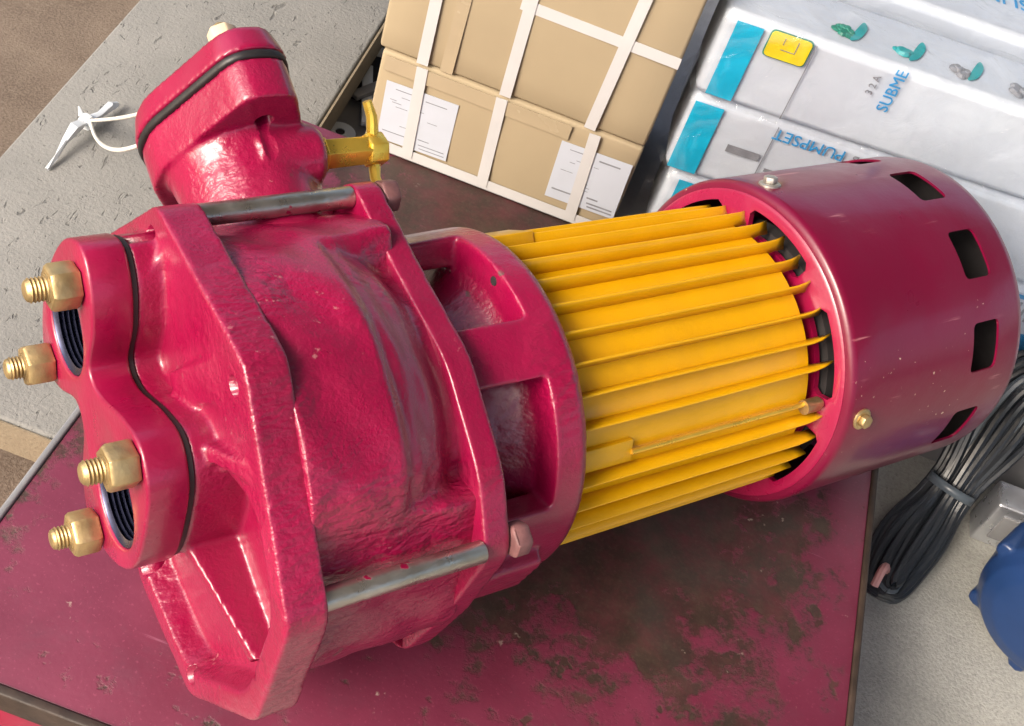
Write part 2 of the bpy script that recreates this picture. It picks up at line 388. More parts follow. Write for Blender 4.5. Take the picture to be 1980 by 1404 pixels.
# ------------------------------------------------------------------ concrete paving strip at the left
slab = empty('paving_slab', (-.357, .3, -.104), 'pitted grey concrete slab with a brown edge, lying left of the red table', 'slab')
bm = bmesh.new()
add_box(bm, -.435+.357, -.279+.357, -.125-.3, 1.2-.3, .056, .084)
o = build('slab_top', bm, M['slab'], slab, bevel=.002)
bm = bmesh.new(); add_box(bm, -.05, .05, -.35, .85, 0, .0555)
build('slab_base', bm, M['slabside'], slab)
bm = bmesh.new(); add_box(bm, .0788, .0803, -.424, .899, .0575, .0825)
build('slab_edge', bm, M['slabside'], slab)
bm = bmesh.new(); add_box(bm, -.0765, .0775, -.4268, -.4258, .0575, .0825)
build('slab_edge', bm, M['slabside'], slab)

# ------------------------------------------------------------------ red table
TX0, TX1, TY0, TY1 = -.296, .1285, -.2695, .1535
table = empty('work_table', ((TX0+TX1)/2, (TY0+TY1)/2, -.1), 'low steel table with peeling crimson paint, under the pump', 'table')
tl = Vector((-(TX0+TX1)/2, -(TY0+TY1)/2, .1))
def LX(y): return -.2953+.0463*y
bm = bmesh.new(); add_prism(bm, [(LX(TY0)+.004, TY0+.005), (TX1-.004, TY0+.005), (TX1-.004, TY1+.0015), (LX(TY1)+.004, TY1+.0015)], -.012, 0, ax=2); build('table_top', bm, M['table'], table, tl, bevel=.0006)
def rimp(pts, mat=M['rim']):
    bm = bmesh.new(); add_prism(bm, pts, -.016, .0012, ax=2); return build('table_rim', bm, mat, table, tl, bevel=.001)
rimp([(TX1-.0038, TY0), (TX1, TY0), (TX1, TY1), (TX1-.0038, TY1)])
rimp([(LX(TY0), TY0), (TX1-.0042, TY0), (TX1-.0042, TY0+.0048), (LX(TY0), TY0+.0048)])
rl = rimp([(LX(TY0), TY0+.0052), (LX(TY0)+.0036, TY0+.0052), (LX(TY1)+.0036, TY1), (LX(TY1), TY1)], M['greymetal']); rl['label'] = 'bare grey worn left rim'
for x0, x1, y0, y1 in ((TX0+.009, TX1-.004, TY0+.003, TY0+.006), (TX0+.009, TX1-.004, TY1-.008, TY1-.005), (TX0+.009, TX0+.012, TY0+.0065, TY1-.0085), (TX1-.007, TX1-.004, TY0+.0065, TY1-.0085)):
    bm = bmesh.new(); add_box(bm, x0, x1, y0, y1, -.1, -.0165); build('side_panel', bm, M['tableside'], table, tl)

# ------------------------------------------------------------------ the pump (local frame: x along the shaft to the rear, y away, z up)
pump = empty('water_pump', (0, 0, 0), 'crimson water pump with a yellow finned motor, lying across the red table', 'pump')
PA = Vector((.709, .6999, -.0864)).normalized(); PY = Vector((-.7025, .7116, 0)).normalized(); PZ = PA.cross(PY).normalized()
PM = Matrix(((PA.x, PY.x, PZ.x), (PA.y, PY.y, PZ.y), (PA.z, PY.z, PZ.z))).to_4x4()
pump.matrix_world = PM
OFF = PM.to_3x3().transposed() @ Vector((0, 0, .0965))
# the wet end (cover, casing, discharge): shrunk about the camera position (factor and offset)
KF, CAM_SHIFT = .942, Vector((-0.02681, -0.01619, 0.02521))
def wet(p): return CAM_SHIFT+KF*Vector(p)
def wet_place(objs):
    for o in objs:
        if o.parent == pump: o.location = OFF+CAM_SHIFT
        o.data.transform(Matrix.Scale(KF, 4))
        for mo in o.modifiers:
            if mo.type == 'BEVEL': mo.width *= KF
        wet_place(o.children)
def st(pts): return [(-s, t) for s, t in pts]
def pol(r, deg): return (-r*math.cos(R_(deg)), r*math.sin(R_(deg)))
def ptp(u, s, t): return Vector((u, -s, t))
OCT = st([(-.074, .074), (.015, .0805), (.0886, .0145), (.0905, -.054), (.043, -.118), (-.022, -.1205), (-.098, -.078), (-.120, .010)])
OCTR = rounded(OCT, .007, 4)
# port outline (measured, in s/t)
def wv(w, v): return (-.9507*w+.3102*v, .3102*w+.9507*v)
PO = [wv(.084, .0385), wv(.068, .0365), wv(.0545, .022), wv(.0475, .004), wv(.035, .006), wv(.018, .0255), wv(.002, .037), wv(-.014, .031), wv(-.0245, .012),
      wv(-.031, -.012), wv(-.026, -.034), wv(-.012, -.0515), wv(.006, -.0585), wv(.021, -.048), wv(.0325, -.029), wv(.045, -.027), wv(.058, -.0455), wv(.072, -.0555), wv(.087, -.045), wv(.098, -.018), wv(.097, .018)]
PORT = [tuple(p) for p in smooth_pts(st(PO), 5)]
HOLES = [ptp(0, *wv(.072, -.009)), ptp(0, *wv(-.002, -.0125))]
STUDS = [ptp(0, -.064, .046), ptp(0, -.081, -.0205), ptp(0, .0095, .026), ptp(0, -.0110, -.048)]

# front cover: octagonal plate with recess, port body and ribs, cast as one
bm = bmesh.new(); add_prism(bm, OCTR, -.290, -.272)
o = build('front_cover', bm, M['cast'], pump, OFF)
cuts = []
lower = [p for p in offset_poly(OCT, .0125)]
def clip_low(pts):
    # keep the part below the ports: t < .018 + .35 s
    f = lambda p: (.016+.45*(-p[0]))-p[1]; out = []; n = len(pts)
    for i in range(n):
        p, q = pts[i], pts[(i+1) % n]; a, b = f(p), f(q)
        if a >= 0: out.append(p)
        if a*b < 0: t = a/(a-b); out.append((p[0]+(q[0]-p[0])*t, p[1]+(q[1]-p[1])*t))
    return out
pin, pout = clip_low(offset_poly(OCT, .0155)), clip_low(offset_poly(OCT, .011))
bm = bmesh.new(); add_prism(bm, rounded(pin, .014, 5), -.2775, -.2905, taper=rounded(pout, .014, 5)); cuts.append(build('cut', bm, None, pump, OFF))
carve(o, cuts)
bm = bmesh.new(); bm.from_mesh(o.data)
add_prism(bm, offset_poly(PORT[::1], .0012), -.277, -.3019)
def rib(bm, p, q, th, x0, xp, xq):
    p = Vector(p); q = Vector(q); n_ = Vector((-(q-p).y, (q-p).x)).normalized()*th/2
    a = [(x0, p), (x0, q), (xq, q), (xp, p)]
    v0 = [bm.verts.new((x, (c+n_).x, (c+n_).y)) for x, c in a]; v1 = [bm.verts.new((x, (c-n_).x, (c-n_).y)) for x, c in a]
    bm.faces.new(v0); bm.faces.new(v1[::-1])
    for i in range(4): bm.faces.new((v0[i], v1[i], v1[(i+1) % 4], v0[(i+1) % 4]))
def S(s, t): return (-s, t)
rib(bm, S(.022, -.020), S(.080, -.034), .006, -.277, -.300, -.2875)
rib(bm, S(.008, .026), S(.045, .050), .007, -.277, -.298, -.289)
rib(bm, S(-.022, .022), S(.006, .064), .016, -.277, -.2945, -.2895)
rib(bm, S(-.062, .045), S(-.070, .062), .022, -.277, -.299, -.2895)
rib(bm, S(-.012, -.05), S(-.030, -.108), .006, -.277, -.2955, -.288)
rib(bm, S(-.09, -.02), S(-.105, -.03), .02, -.277, -.298, -.288)
bmesh.ops.recalc_face_normals(bm, faces=bm.faces)
bm.to_mesh(o.data); bm.free()
cast(o, .0012, 4); roughen(o, .00010, 2.)
def cyl_cut(p, d, r, h0, h1, n=24):
    bm = bmesh.new(); add_lathe(bm, [(h0, 0), (h0, r), (h1, r), (h1, 0)], p, d, n); bmesh.ops.recalc_face_normals(bm, faces=bm.faces); return build('cut', bm, None, pump, OFF)
BOLT = [(-.071, .060), (.013, .066), (.077, -.0335), (.040, -.105), (-.02, -.108), (-.106, .006)]
carve(o, [cyl_cut(ptp(-.28, s, t), (1, 0, 0), .0042, -.03, .03) for s, t in BOLT] + [cyl_cut(h+Vector((-.3, 0, 0)), (1, 0, 0), .0205, -.02, .016, 32) for h in HOLES])
# dark gasket, port flange plate with two threaded holes
def holed(name, outline, x0, x1, holes, mat, parent, loc, bevel=0, hr=.0205):
    bm = bmesh.new(); add_prism(bm, outline, x0, x1); o = build(name, bm, mat, parent, loc)
    carve(o, [cyl_cut(Vector((0, h.y, h.z)), (1, 0, 0), hr, min(x0, x1)-.01, max(x0, x1)+.01, 36) for h in holes])
    if bevel: bev(o, bevel, 3, 50)
    return o
holed('gasket', offset_poly(PORT, .0010), -.3037, -.3018, HOLES, M['black'], pump, OFF)
pf = holed('port_flange', PORT, -.3205, -.3036, HOLES, M['smooth'], pump, OFF, .0016, .0212)
for h in HOLES:
    bm = bmesh.new(); prof = [(-.3195, .0211)]
    for k in range(9):
        x = -.3190+k*.0022; prof += [(x, .0208), (x+.0011, .0184)]
    prof += [(-.2975, .0208), (-.2975, 0)]
    add_lathe(bm, prof, (0, h.y, h.z), (1, 0, 0), 40); build('port_thread', bm, M['thread'], pf, ang=80)
def thread_stud(bm, p, d, r, L0, L1, tip=.0015):
    prof = [(L0, 0), (L0, r)]; x = L0; k = 0
    while x < L1-tip: prof.append((x, r if k % 2 == 0 else r*.85)); x += .00075; k += 1
    prof += [(L1-tip, r*.9), (L1-tip*.4, r*.82), (L1, r*.62), (L1, 0)]
    add_lathe(bm, prof, p, d, 24)
def nut(bm, p, d, r, h0, h1, a0=0., bore=None, up=Vector((0, 0, 1))):
    c = (h1-h0)*.13
    add_lathe(bm, [(h0, 0), (h0, r*.93), (h0+c, r), (h1-c, r), (h1, r*.9), (h1, 0)], p, d, 6, up=up, a0=a0)
for i, s_ in enumerate(STUDS):
    bm = bmesh.new(); thread_stud(bm, (-.3205, s_.y, s_.z), (-1, 0, 0), .0050, -.004, (.0205, .0195, .0205, .0195)[i])
    so_ = build('stud', bm, M['brass'], pump, OFF, ang=60)
    bm = bmesh.new(); nut(bm, (-.3205, s_.y, s_.z), (-1, 0, 0), .0096, .0004, .0118, a0=(.3, .9, .15, .55)[i]); build('hex_nut', bm, M['brass'], so_, ang=25, bevel=.0003)
    bm = bmesh.new(); add_lathe(bm, [(.0115, 0), (.0115, .0060), (.0124, .0058), (.0124, 0)], (-.3205, s_.y, s_.z), (-1, 0, 0), 20); build('nut_collar', bm, M['brass'], so_)

# pump casing between the two flanges
CS, CT = -.013, -.018
def casing_r(u, th):
    d = th % 360
    if d > 180: d -= 360
    def sst(a, b, x):
        t = max(0., min(1., (x-a)/(b-a))); return t*t*(3-2*t)
    base = .0955-.0065*sst(44, 24, d)*sst(-14, 4, d) if d > -14 else .0955
    base += .004*sst(-20, -55, d)
    f = sst(-.2345, -.2285, u)
    pocket = sst(31, 36, d)*(1-sst(107, 112, d))
    return base - f*pocket*(.0035+.0045*sst(-.228, -.215, u)+.0095*sst(-.217, -.2025, u)) + .0005*math.sin(d*.2+u*200)
bm = bmesh.new(); NU, NT = 60, 240; rings = []
for i in range(NU+1):
    u = -.274+(.078)*i/NU; ring = []
    for k in range(NT):
        th = 360*k/NT; r = casing_r(u, th); ring.append(bm.verts.new((u, -(CS+r*math.cos(R_(th))), CT+r*math.sin(R_(th)))))
    rings.append(ring)
for A_, B_ in zip(rings, rings[1:]):
    for k in range(NT): bm.faces.new((A_[k], B_[k], B_[(k+1) % NT], A_[(k+1) % NT]))
bm.faces.new(rings[0]); bm.faces.new(rings[-1][::-1])
# foot block towards the table
FOOT = rounded(st([(.074, -.046), (.040, -.107), (-.018, -.110), (-.07, -.07), (0, 0)]), .01)
add_prism(bm, FOOT, -.273, -.197)
casing = build('pump_casing', bm, M['drum'], pump, OFF)
cast(casing, .0012, 6); roughen(casing, .00020, 5., .08)

# rear flange and lantern with windows
REAR = rounded(st([(-.0805, .0690), (-.030, .0625), (.0165, .0600), (.060, .0385), (.0838, .0125), (.0785, -.0405), (.068, -.090), (.036, -.113), (-.022, -.117), (-.095, -.078), (-.117, .008)]), .009, 4)
bm = bmesh.new()
rp = [[wet((x, *p)) for p in REAR] for x in (-.200, -.1870)]; ra = [bm.verts.new(p) for p in rp[0]]; rb = [bm.verts.new(p) for p in rp[1]]
bm.faces.new(ra); bm.faces.new(rb[::-1])
for i in range(len(ra)): bm.faces.new((ra[i], rb[i], rb[(i+1) % len(ra)], ra[(i+1) % len(ra)]))
ad = build('motor_adapter', bm, M['cast'], pump, OFF)
bm = bmesh.new(); add_lathe(bm, [(-.204, .0655), (-.204, .0785), (-.1545, .0797), (-.1505, .0775), (-.1500, .0655)], (0, 0, 0), (1, 0, 0), 160, closed=True)
lan = build('lantern', bm, M['cast'], pump, OFF)
cuts = []
for c in (39, 99.5, 160, 220, 280, 340):
    w = 20.5; pts = [pol(.05, c-w*1.1), pol(.092, c-w), pol(.096, c), pol(.092, c+w), pol(.05, c+w*1.1)]
    bm = bmesh.new(); add_prism(bm, pts, -.2005, -.1672); cuts.append(build('cut', bm, None, pump, OFF))
carve(lan, cuts)
bm = bmesh.new(); bm.from_mesh(ad.data); bm2 = lan.data; bm.from_mesh(bm2)
add_lathe(bm, [(-.206, 0), (-.206, .046), (-.200, .048), (-.190, .051), (-.180, .055), (-.171, .061), (-.166, .067), (-.154, .068), (-.154, 0)], (0, 0, 0), (1, 0, 0), 96)
add_prism(bm, rounded(st([(.0865, .000), (.060, .008), (.056, -.018), (.081, -.028)]), .004), -.202, -.168)
bmesh.ops.recalc_face_normals(bm, faces=bm.faces); bm.to_mesh(ad.data); bm.free(); bpy.data.objects.remove(lan)
cast(ad, .0012, 4); roughen(ad, .00016, 9.)
bm = bmesh.new(); add_prism(bm, rounded([(-.0125, -.0035), (.0125, -.0035), (.0125, .0035), (-.0125, .0035)], .0034), -.23, -.18, 0)
bmesh.ops.rotate(bm, cent=(0, 0, 0), matrix=Matrix.Rotation(R_(-30), 3, 'X'), verts=bm.verts); sp = wet((0, -.053, -.092)); bmesh.ops.translate(bm, vec=(0, sp.y, sp.z), verts=bm.verts)
carve(ad, [build('cut', bm, None, pump, OFF)])
# small tapped hole in the lantern web
bm = bmesh.new(); add_lathe(bm, [(0, 0), (0, .0022), (.0008, .002), (.0008, 0)], (-.1668, *pol(.0735, 97)), (-1, 0, 0), 14); build('tapped_hole', bm, M['dark'], pump, OFF)

# tie rods with nuts behind the rear flange
for s, t, lab in ((-.0765, .0625, None), (.0795, .0135, None), (.036, -.105, None), (-.107, .0, None)):
    bm = bmesh.new(); add_lathe(bm, [(-.2738, 0), (-.2738, .0048), (-.2005, .0048), (-.2000, .0044), (-.1985, 0)], (0, -s, t), (1, 0, 0), 24)
    r = build('tie_rod', bm, M['rod'], pump, OFF, ang=50)
    bm = bmesh.new(); nut(bm, (-.1870, -s*.985, t*.985), (1, 0, 0), .0078, .0002, .0085, a0=.4); build('hex_nut', bm, M['wornsteel'], r, bevel=.0018)

# yellow motor housing, every fin its own piece
bm = bmesh.new(); add_lathe(bm, [(-.158, 0), (-.158, .0660), (-.009, .0660), (-.0075, .063), (-.0075, 0)], (0, 0, 0), (1, 0, 0), 132)
motor = build('motor_housing', bm, M['yellow'], pump, OFF, ang=50)
def fin_mesh(seed):
    rnd = random.Random(seed); bm = bmesh.new(); n = 26; L0, L1 = -.156, .0015; secs = []
    for i in range(n+1):
        t = i/n; u = L0+(L1-L0)*t; tip = .0738-.0012*t
        ben = .0; 
        if t > .93: ben = .0013*((t-.93)/.07)**1.5; tip -= .0002
        wob = .00025*math.sin(t*5+seed)
        base = .0645 if u < -.009 else .0665
        secs.append([bm.verts.new((u, y, z)) for y, z in ((-.0015, base), (-.0007+ben+wob, (base+tip)/2), (-.00055+ben*1.6+wob, tip-.0003), (wob+ben*1.6, tip), (.00055+ben*1.6+wob, tip-.0003), (.0007+ben+wob, (base+tip)/2), (.0015, base))])
    for A_, B_ in zip(secs, secs[1:]):
        for k in range(7): bm.faces.new((A_[k], B_[k], B_[(k+1) % 7], A_[(k+1) % 7]))
    bm.faces.new(secs[0]); bm.faces.new(secs[-1][::-1]); bmesh.ops.recalc_face_normals(bm, faces=bm.faces)
    me = bpy.data.meshes.new('cooling_fin'); bm.to_mesh(me); bm.free()
    for p in me.polygons: p.use_smooth = True
    return me
fins = [fin_mesh(k) for k in range(4)]
for k in range(4): fins[k].materials.append(M['yellow'])
for k in range(33):
    deg = 39.6+10.83*(k-15) if k < 33 else 0
    dd = (deg+360) % 360
    if abs((dd-28.8+180) % 360-180) < 4: continue           # gap where the through bolt runs
    o = bpy.data.objects.new('cooling_fin', fins[k % 4]); COL.objects.link(o); o.parent = motor
    o.rotation_euler = (R_(90-deg)+0, 0, 0) if False else (R_(-(dd-90))*-1*-1, 0, 0)
    o.rotation_euler = (math.atan2(-pol(1, dd)[0], pol(1, dd)[1]), 0, 0)
# flat mounting pads between fins and the through bolt
def pad(deg, w, u0, u1, r0, r1, mat, name):
    bm = bmesh.new(); a, b = pol(1, deg); rad = Vector((0, a, b)); tan = Vector((0, -b, a))
    vs = []
    for u in (u0, u1):
        for rr in (r0, r1):
            for sgn in (-1, 1): vs.append(bm.verts.new(Vector((u, 0, 0))+rad*rr+tan*sgn*w/2))
    for f in ((0, 1, 3, 2), (4, 6, 7, 5), (0, 4, 5, 1), (2, 3, 7, 6), (0, 2, 6, 4), (1, 5, 7, 3)): bm.faces.new([vs[i] for i in f])
    return build(name, bm, mat, motor, bevel=.0006)
pad(25.5, .011, -.156, -.118, .062, .0685, M['yellow'], 'mounting_pad')
pad(133, .02, -.156, -.122, .062, .0742, M['yellow'], 'mounting_pad')
bm = bmesh.new(); a, b = pol(.0688, 25.2); add_tube(bm, [(-.119, a, b), (-.06, a, b), (-.010, a, b)], .0013, 10); tb = build('through_bolt', bm, M['goldbrass'], pump, OFF)
bm = bmesh.new(); a, b = pol(.0695, 24.2); add_lathe(bm, [(-.0135, 0), (-.0135, .0036), (-.004, .0036), (-.002, .0025), (-.002, 0)], (0, a, b), (1, 0, 0), 16); build('bolt_end', bm, M['brass'], tb)

# fan cowl: end ring with slots, sheet drum with windows
WIN = [101, 68.9, 36, 2.3, -31, -64, -97, -130, -163, 164, 132]
oprof = [(.0002, .0805), (.0008, .0832), (.0022, .0846), (.0045, .0851), (.02, .0851), (.06, .0851), (.10, .0851), (.1255, .0851), (.129, .0846), (.1312, .0831), (.1322, .0806), (.1326, .07), (.133, .0)]
iprof = [(.1316, .0), (.1312, .07), (.1308, .0796), (.1302, .0820), (.1285, .0834), (.1255, .0838), (.10, .0838), (.06, .0838), (.02, .0838), (.0045, .0838), (.0026, .083), (.0020, .0805)]
bm = bmesh.new(); add_lathe(bm, oprof, (0, 0, 0), (1, 0, 0), 180); add_lathe(bm, iprof, (0, 0, 0), (1, 0, 0), 180)
e0_ = [e for e in bm.edges if len(e.link_faces) == 1]
bmesh.ops.bridge_loops(bm, edges=e0_)
cowl = build('fan_cowl', bm, M['sheet'], pump, OFF, ang=60)
cuts = []
for c in WIN:
    a, b = pol(1, c); rad = Vector((0, a, b)); tan = Vector((0, -b, a)); ol = rounded([(.0898, -.0131), (.1098, -.0131), (.1098, .0131), (.0898, .0131)], .0035, 4)
    bm = bmesh.new(); va = [bm.verts.new(Vector((u, 0, 0))+rad*.07+tan*t) for u, t in ol]; vb = [bm.verts.new(Vector((u, 0, 0))+rad*.1+tan*t) for u, t in ol]
    bm.faces.new(va); bm.faces.new(vb[::-1])
    for i in range(len(ol)): bm.faces.new((va[i], vb[i], vb[(i+1) % len(ol)], va[(i+1) % len(ol)]))
    cuts.append(build('cut', bm, None, pump, OFF))
carve(cowl, cuts)
def resharp(o, ang):
    bm = bmesh.new(); bm.from_mesh(o.data)
    for f in bm.faces: f.smooth = True
    for e in bm.edges: e.smooth = not (len(e.link_faces) == 2 and e.calc_face_angle(0) > R_(ang))
    bm.to_mesh(o.data); bm.free()
resharp(cowl, 40)
bm = bmesh.new(); add_lathe(bm, [(.0028, .0828), (.0045, .0834), (.1255, .0834), (.130, .080), (.1308, .0)], (0, 0, 0), (1, 0, 0), 120)
cuts = []
shade_cap = build('cowl_shade_cap', bm, M['dark'], cowl, ang=60)  # near-black cap, colour stands in for the shade inside the closed cowl
bm = bmesh.new(); bm.from_mesh(shade_cap.data)
def inwin(p):
    d = math.degrees(math.atan2(p.z, -p.y)); return any(abs((d-c+180) % 360-180) < 11 for c in WIN)
bmesh.ops.delete(bm, geom=[f for f in bm.faces if .003 < f.calc_center_median().x < .1256], context='FACES')
bm.to_mesh(shade_cap.data); bm.free()
# slotted end ring
SP = [-33+51.43*k for k in range(7)]
bm = bmesh.new(); add_lathe(bm, [(-.0012, .05), (-.0012, .0795), (-.0002, .0808), (.0018, .0808), (.0018, .05)], (0, 0, 0), (1, 0, 0), 180, closed=True)
er = build('cowl_ring', bm, M['smooth'], cowl, ang=50)
cuts = []
for s0 in SP:
    m0, m1 = s0+8, s0+51.43-8; n = 14
    pts = [pol(.0752, m0+2+(m1-m0-4)*i/n) for i in range(n+1)]+[pol(.0725, m1), pol(.066, m1)]+[pol(.0632, m1-2-(m1-m0-4)*i/n) for i in range(n+1)]+[pol(.066, m0), pol(.0725, m0)]
    bm = bmesh.new(); add_prism(bm, pts, -.01, .01); cuts.append(build('cut', bm, None, pump, OFF))
carve(er, cuts); resharp(er, 50)
# motor end plate behind the slots (bright alloy edge shows through)
bm = bmesh.new(); add_lathe(bm, [(.0045, 0), (.0045, .066), (.012, .0665), (.02, .05), (.02, 0)], (0, 0, 0), (1, 0, 0), 72); build('motor_end_plate', bm, M['dark'], pump, OFF)
bm = bmesh.new(); arc = [(.0035, *pol(.0738, 62+k*2.0)) for k in range(15)]; add_tube(bm, arc, .0016, 8); build('alloy_edge', bm, M['silver'], pump, OFF)
bm = bmesh.new()
add_lathe(bm, [(.075, 0), (.075, .02), (.118, .02), (.118, 0)], (0, 0, 0), (1, 0, 0), 24)
for k in range(9):
    a = 2*math.pi*k/9; add_box(bm, .078, .115, -.001, .001, .018, .066, Matrix.Rotation(a, 4, 'X'))
build('cooling_fan', bm, M['dark'], pump, OFF)
for d, mt_ in ((115, 'steel'), (21.6, 'brass'), (-72, 'steel'), (-160, 'steel')):
    a, b = pol(1, d); p = Vector((.0112, a*.0851, b*.0851)); n_ = (0, a, b)
    bm = bmesh.new(); add_lathe(bm, [(-.001, 0), (-.001, .0055), (.0008, .0055), (.0013, .0048), (.0013, 0)], p, n_, 22); w_ = build('washer', bm, M['brass' if mt_ == 'brass' else 'steel'], cowl)
    bm = bmesh.new(); nut(bm, p, n_, .0036, .0012, .0045, a0=.2); build('screw_head', bm, M[mt_], w_, bevel=.0004)

# ------------------------------------------------------------------ discharge neck with its flanges
Wd = Vector((0, .9507, .3102)); Vd = Vector((0, -.3102, .9507)); Ud = Vector((1, 0, 0))
UC = -.2315
def dpt(u, v, w): return Ud*u+Vd*v+Wd*w
def oval(hu, hv, rc=.022, n=14):
    pts = [(hu*.62, -hv*.62), (hu, -hv*.18), (hu, hv*.18), (hu*.62, hv*.66), (hu*.25, hv), (-hu*.25, hv), (-hu*.62, hv*.66), (-hu, hv*.18), (-hu, -hv*.18), (-hu*.62, -hv*.62), (-hu*.25, -hv), (hu*.25, -hv)]
    return [tuple(p) for p in smooth_pts(rounded(pts, .01, 2), 2)]
def add_wprism(bm, pts, w0, w1, pts1=None):
    A_ = [bm.verts.new(dpt(UC+a, b, w0)) for a, b in pts]; B_ = [bm.verts.new(dpt(UC+a, b, w1)) for a, b in (pts1 or pts)]
    n = len(pts); bm.faces.new(A_); bm.faces.new(B_[::-1])
    for i in range(n): bm.faces.new((A_[i], B_[i], B_[(i+1) % n], A_[(i+1) % n]))
HU, HV = .0335, .056
bm = bmesh.new()
add_lathe(bm, [(.06, 0), (.06, .036), (.086, .0345), (.092, .0325), (.105, .0312), (.122, .0312), (.128, .0322), (.134, .0335), (.134, 0)], dpt(UC+.0035, 0, 0), Wd, 64)
hexo = [(HU, -.014), (HU, .008), (.013, HV), (-.009, HV), (-HU, .002), (-HU, -.016), (-.013, -HV), (.011, -HV)]
add_wprism(bm, rounded(hexo, .008, 3), .1325, .1515)
# side boss for the brass cock
add_lathe(bm, [(0, 0), (0, .0145), (.0285, .0142), (.0312, .0125), (.0312, 0)], dpt(UC, .019, .1225), (1, 0, 0), 40)
dn = build('discharge_neck', bm, M['cast'], pump, OFF); cast(dn, .0012, 5); roughen(dn, .00012, 11.)
carve(dn, [cyl_cut(dpt(UC+.004, .036, .14), Wd, .0042, -.03, .03)])
bm = bmesh.new(); gp = rounded(offset_poly(hexo, -.0012), .012, 4); add_wprism(bm, gp, .1512, .1550); build('gasket', bm, M['black'], pump, OFF, bevel=.0012)
bm = bmesh.new()
add_wprism(bm, rounded(offset_poly(hexo, -.0018), .014, 4), .1550, .1680, rounded(offset_poly(hexo, .0015), .014, 4))
df = build('discharge_flange', bm, M['smooth'], pump, OFF); cast(df, .0013, 6)
carve(df, [cyl_cut(dpt(UC, 0, .165), Wd, .021, -.012, .03, 36)])
bm = bmesh.new(); prof = [(.1530, 0), (.1530, .019)]
for k in range(6): prof += [(.1540+k*.0022, .0208), (.1551+k*.0022, .0188)]
prof += [(.1677, .0212)]
add_lathe(bm, prof, dpt(UC, 0, 0), Wd, 36); build('port_thread', bm, M['thread'], df, ang=80)
for v, mt_ in ((.0415, 'label_side'), (-.0415, 'brass')):
    bm = bmesh.new(); nut(bm, dpt(UC-.004*(1 if v > 0 else -1), v, .167), Wd, .0068, .0, .0080, a0=.5)
    n_ = build('hex_nut', bm, M[mt_], df, bevel=.0008)
    bm = bmesh.new(); thread_stud(bm, dpt(UC-.004*(1 if v > 0 else -1), v, .167), Wd, .0034, -.002, .0105); build('stud', bm, M['brass'], df)
# brass cock
cv, cw = .019, .1225
bm = bmesh.new(); nut(bm, dpt(UC+.0308, cv, cw), (1, 0, 0), .0088, 0, .004, a0=.3)
add_lathe(bm, [(.004, .0), (.004, .0076), (.028, .0072), (.028, 0)], dpt(UC+.0308, cv, cw), (1, 0, 0), 6, a0=.3)
vb = build('brass_cock', bm, M['goldbrass'], pump, OFF, ang=25, bevel=.0006)
bm = bmesh.new(); nut(bm, dpt(UC+.0560, cv, cw), (1, 0, 0), .0082, 0, .0095, a0=.0); build('cock_nut', bm, M['goldbrass'], vb, ang=25, bevel=.0006)
hd = (Wd*.82+Vd*.57).normalized(); c0 = dpt(UC+.0606, cv, cw); c0 = c0-Vector((.0, 0, 0))
bm = bmesh.new()
add_tube(bm, [c0+hd*.022+Vector((-.002, 0, 0)), c0+hd*.015, c0+hd*.004], .0022, 10, r1=.0030); add_tube(bm, [c0-hd*.004, c0-hd*.013, c0-hd*.021+Vector((.003, 0, 0))], .0030, 10, r1=.0020)
build('cock_handle', bm, M['goldbrass'], vb)

wet_place([o for o in pump.children if o.name.split('.')[0] in ('front_cover', 'gasket', 'port_flange', 'stud', 'pump_casing', 'tie_rod', 'discharge_neck', 'discharge_flange', 'brass_cock')])
# foot under the casing, down to the table
bm = bmesh.new()
add_prism(bm, rounded(st([(-.03, -.06), (.045, -.06), (.038, -.1195), (-.02, -.1195)]), .006), -.282, -.222, taper=rounded(st([(-.03, -.06), (.045, -.06), (.038, -.1145), (-.02, -.1145)]), .006))
build('foot', bm, M['cast'], pump, OFF, bevel=.0012)
# ------------------------------------------------------------------ string with plastic tag on the slab
tagr = empty('tag_on_string', (-.40, .09, -.02), 'white plastic tag on a thin white string, hanging from the pump to the slab', 'tag')
def pw(u, v, w): return PM @ (wet(dpt(u, v, w))+OFF)
tl = -Vector((-.40, .09, -.02))
k0 = Vector((-.4015, .096, -.0125))
def sagged(a, b, sag, side): return [a]+[a.lerp(b, t)+Vector((side*t*(1-t)*4*.5, side*t*(1-t)*4, -sag*t*(1-t)*4)) for t in (.25, .5, .75)]+[b]
s1 = sagged(pw(UC-.026, -.004, .166), k0, .004, .006)
s2 = sagged(pw(UC-.026, -.024, .160), k0, .010, -.004)
for q in (s1, s2):
    bm = bmesh.new(); add_tube(bm, smooth_pts(q, 8, False), .0011, 8); build('string', bm, M['string'], tagr, tl)
bm = bmesh.new(); rnd = random.Random(4)
spine = [(-.4055, .050, -.0185), (-.4055, .060, -.0165), (-.4055, .072, -.0125), (-.405, .082, -.010), (-.4035, .090, -.011), (-.402, .0965, -.013), (-.400, .105, -.014), (-.3975, .117, -.0135), (-.3955, .123, -.0155)]
wd = [.0012, .0015, .0022, .0036, .0030, .0040, .0024, .0028, .0012]
rings = []
for (x, y, z), w_ in zip(spine, wd):
    ring = []
    for k in range(8):
        a = 2*math.pi*k/8; ring.append(bm.verts.new((x+w_*math.cos(a)+rnd.uniform(-.0008, .0008), y-w_*.4*math.cos(a)+rnd.uniform(-.0008, .0008), z+min(w_, .0045)*.7*math.sin(a)+rnd.uniform(-.0005, .0005))))
    rings.append(ring)
for A_, B_ in zip(rings, rings[1:]):
    for k in range(8): bm.faces.new((A_[k], B_[k], B_[(k+1) % 8], A_[(k+1) % 8]))
bm.faces.new(rings[0]); bm.faces.new(rings[-1][::-1])
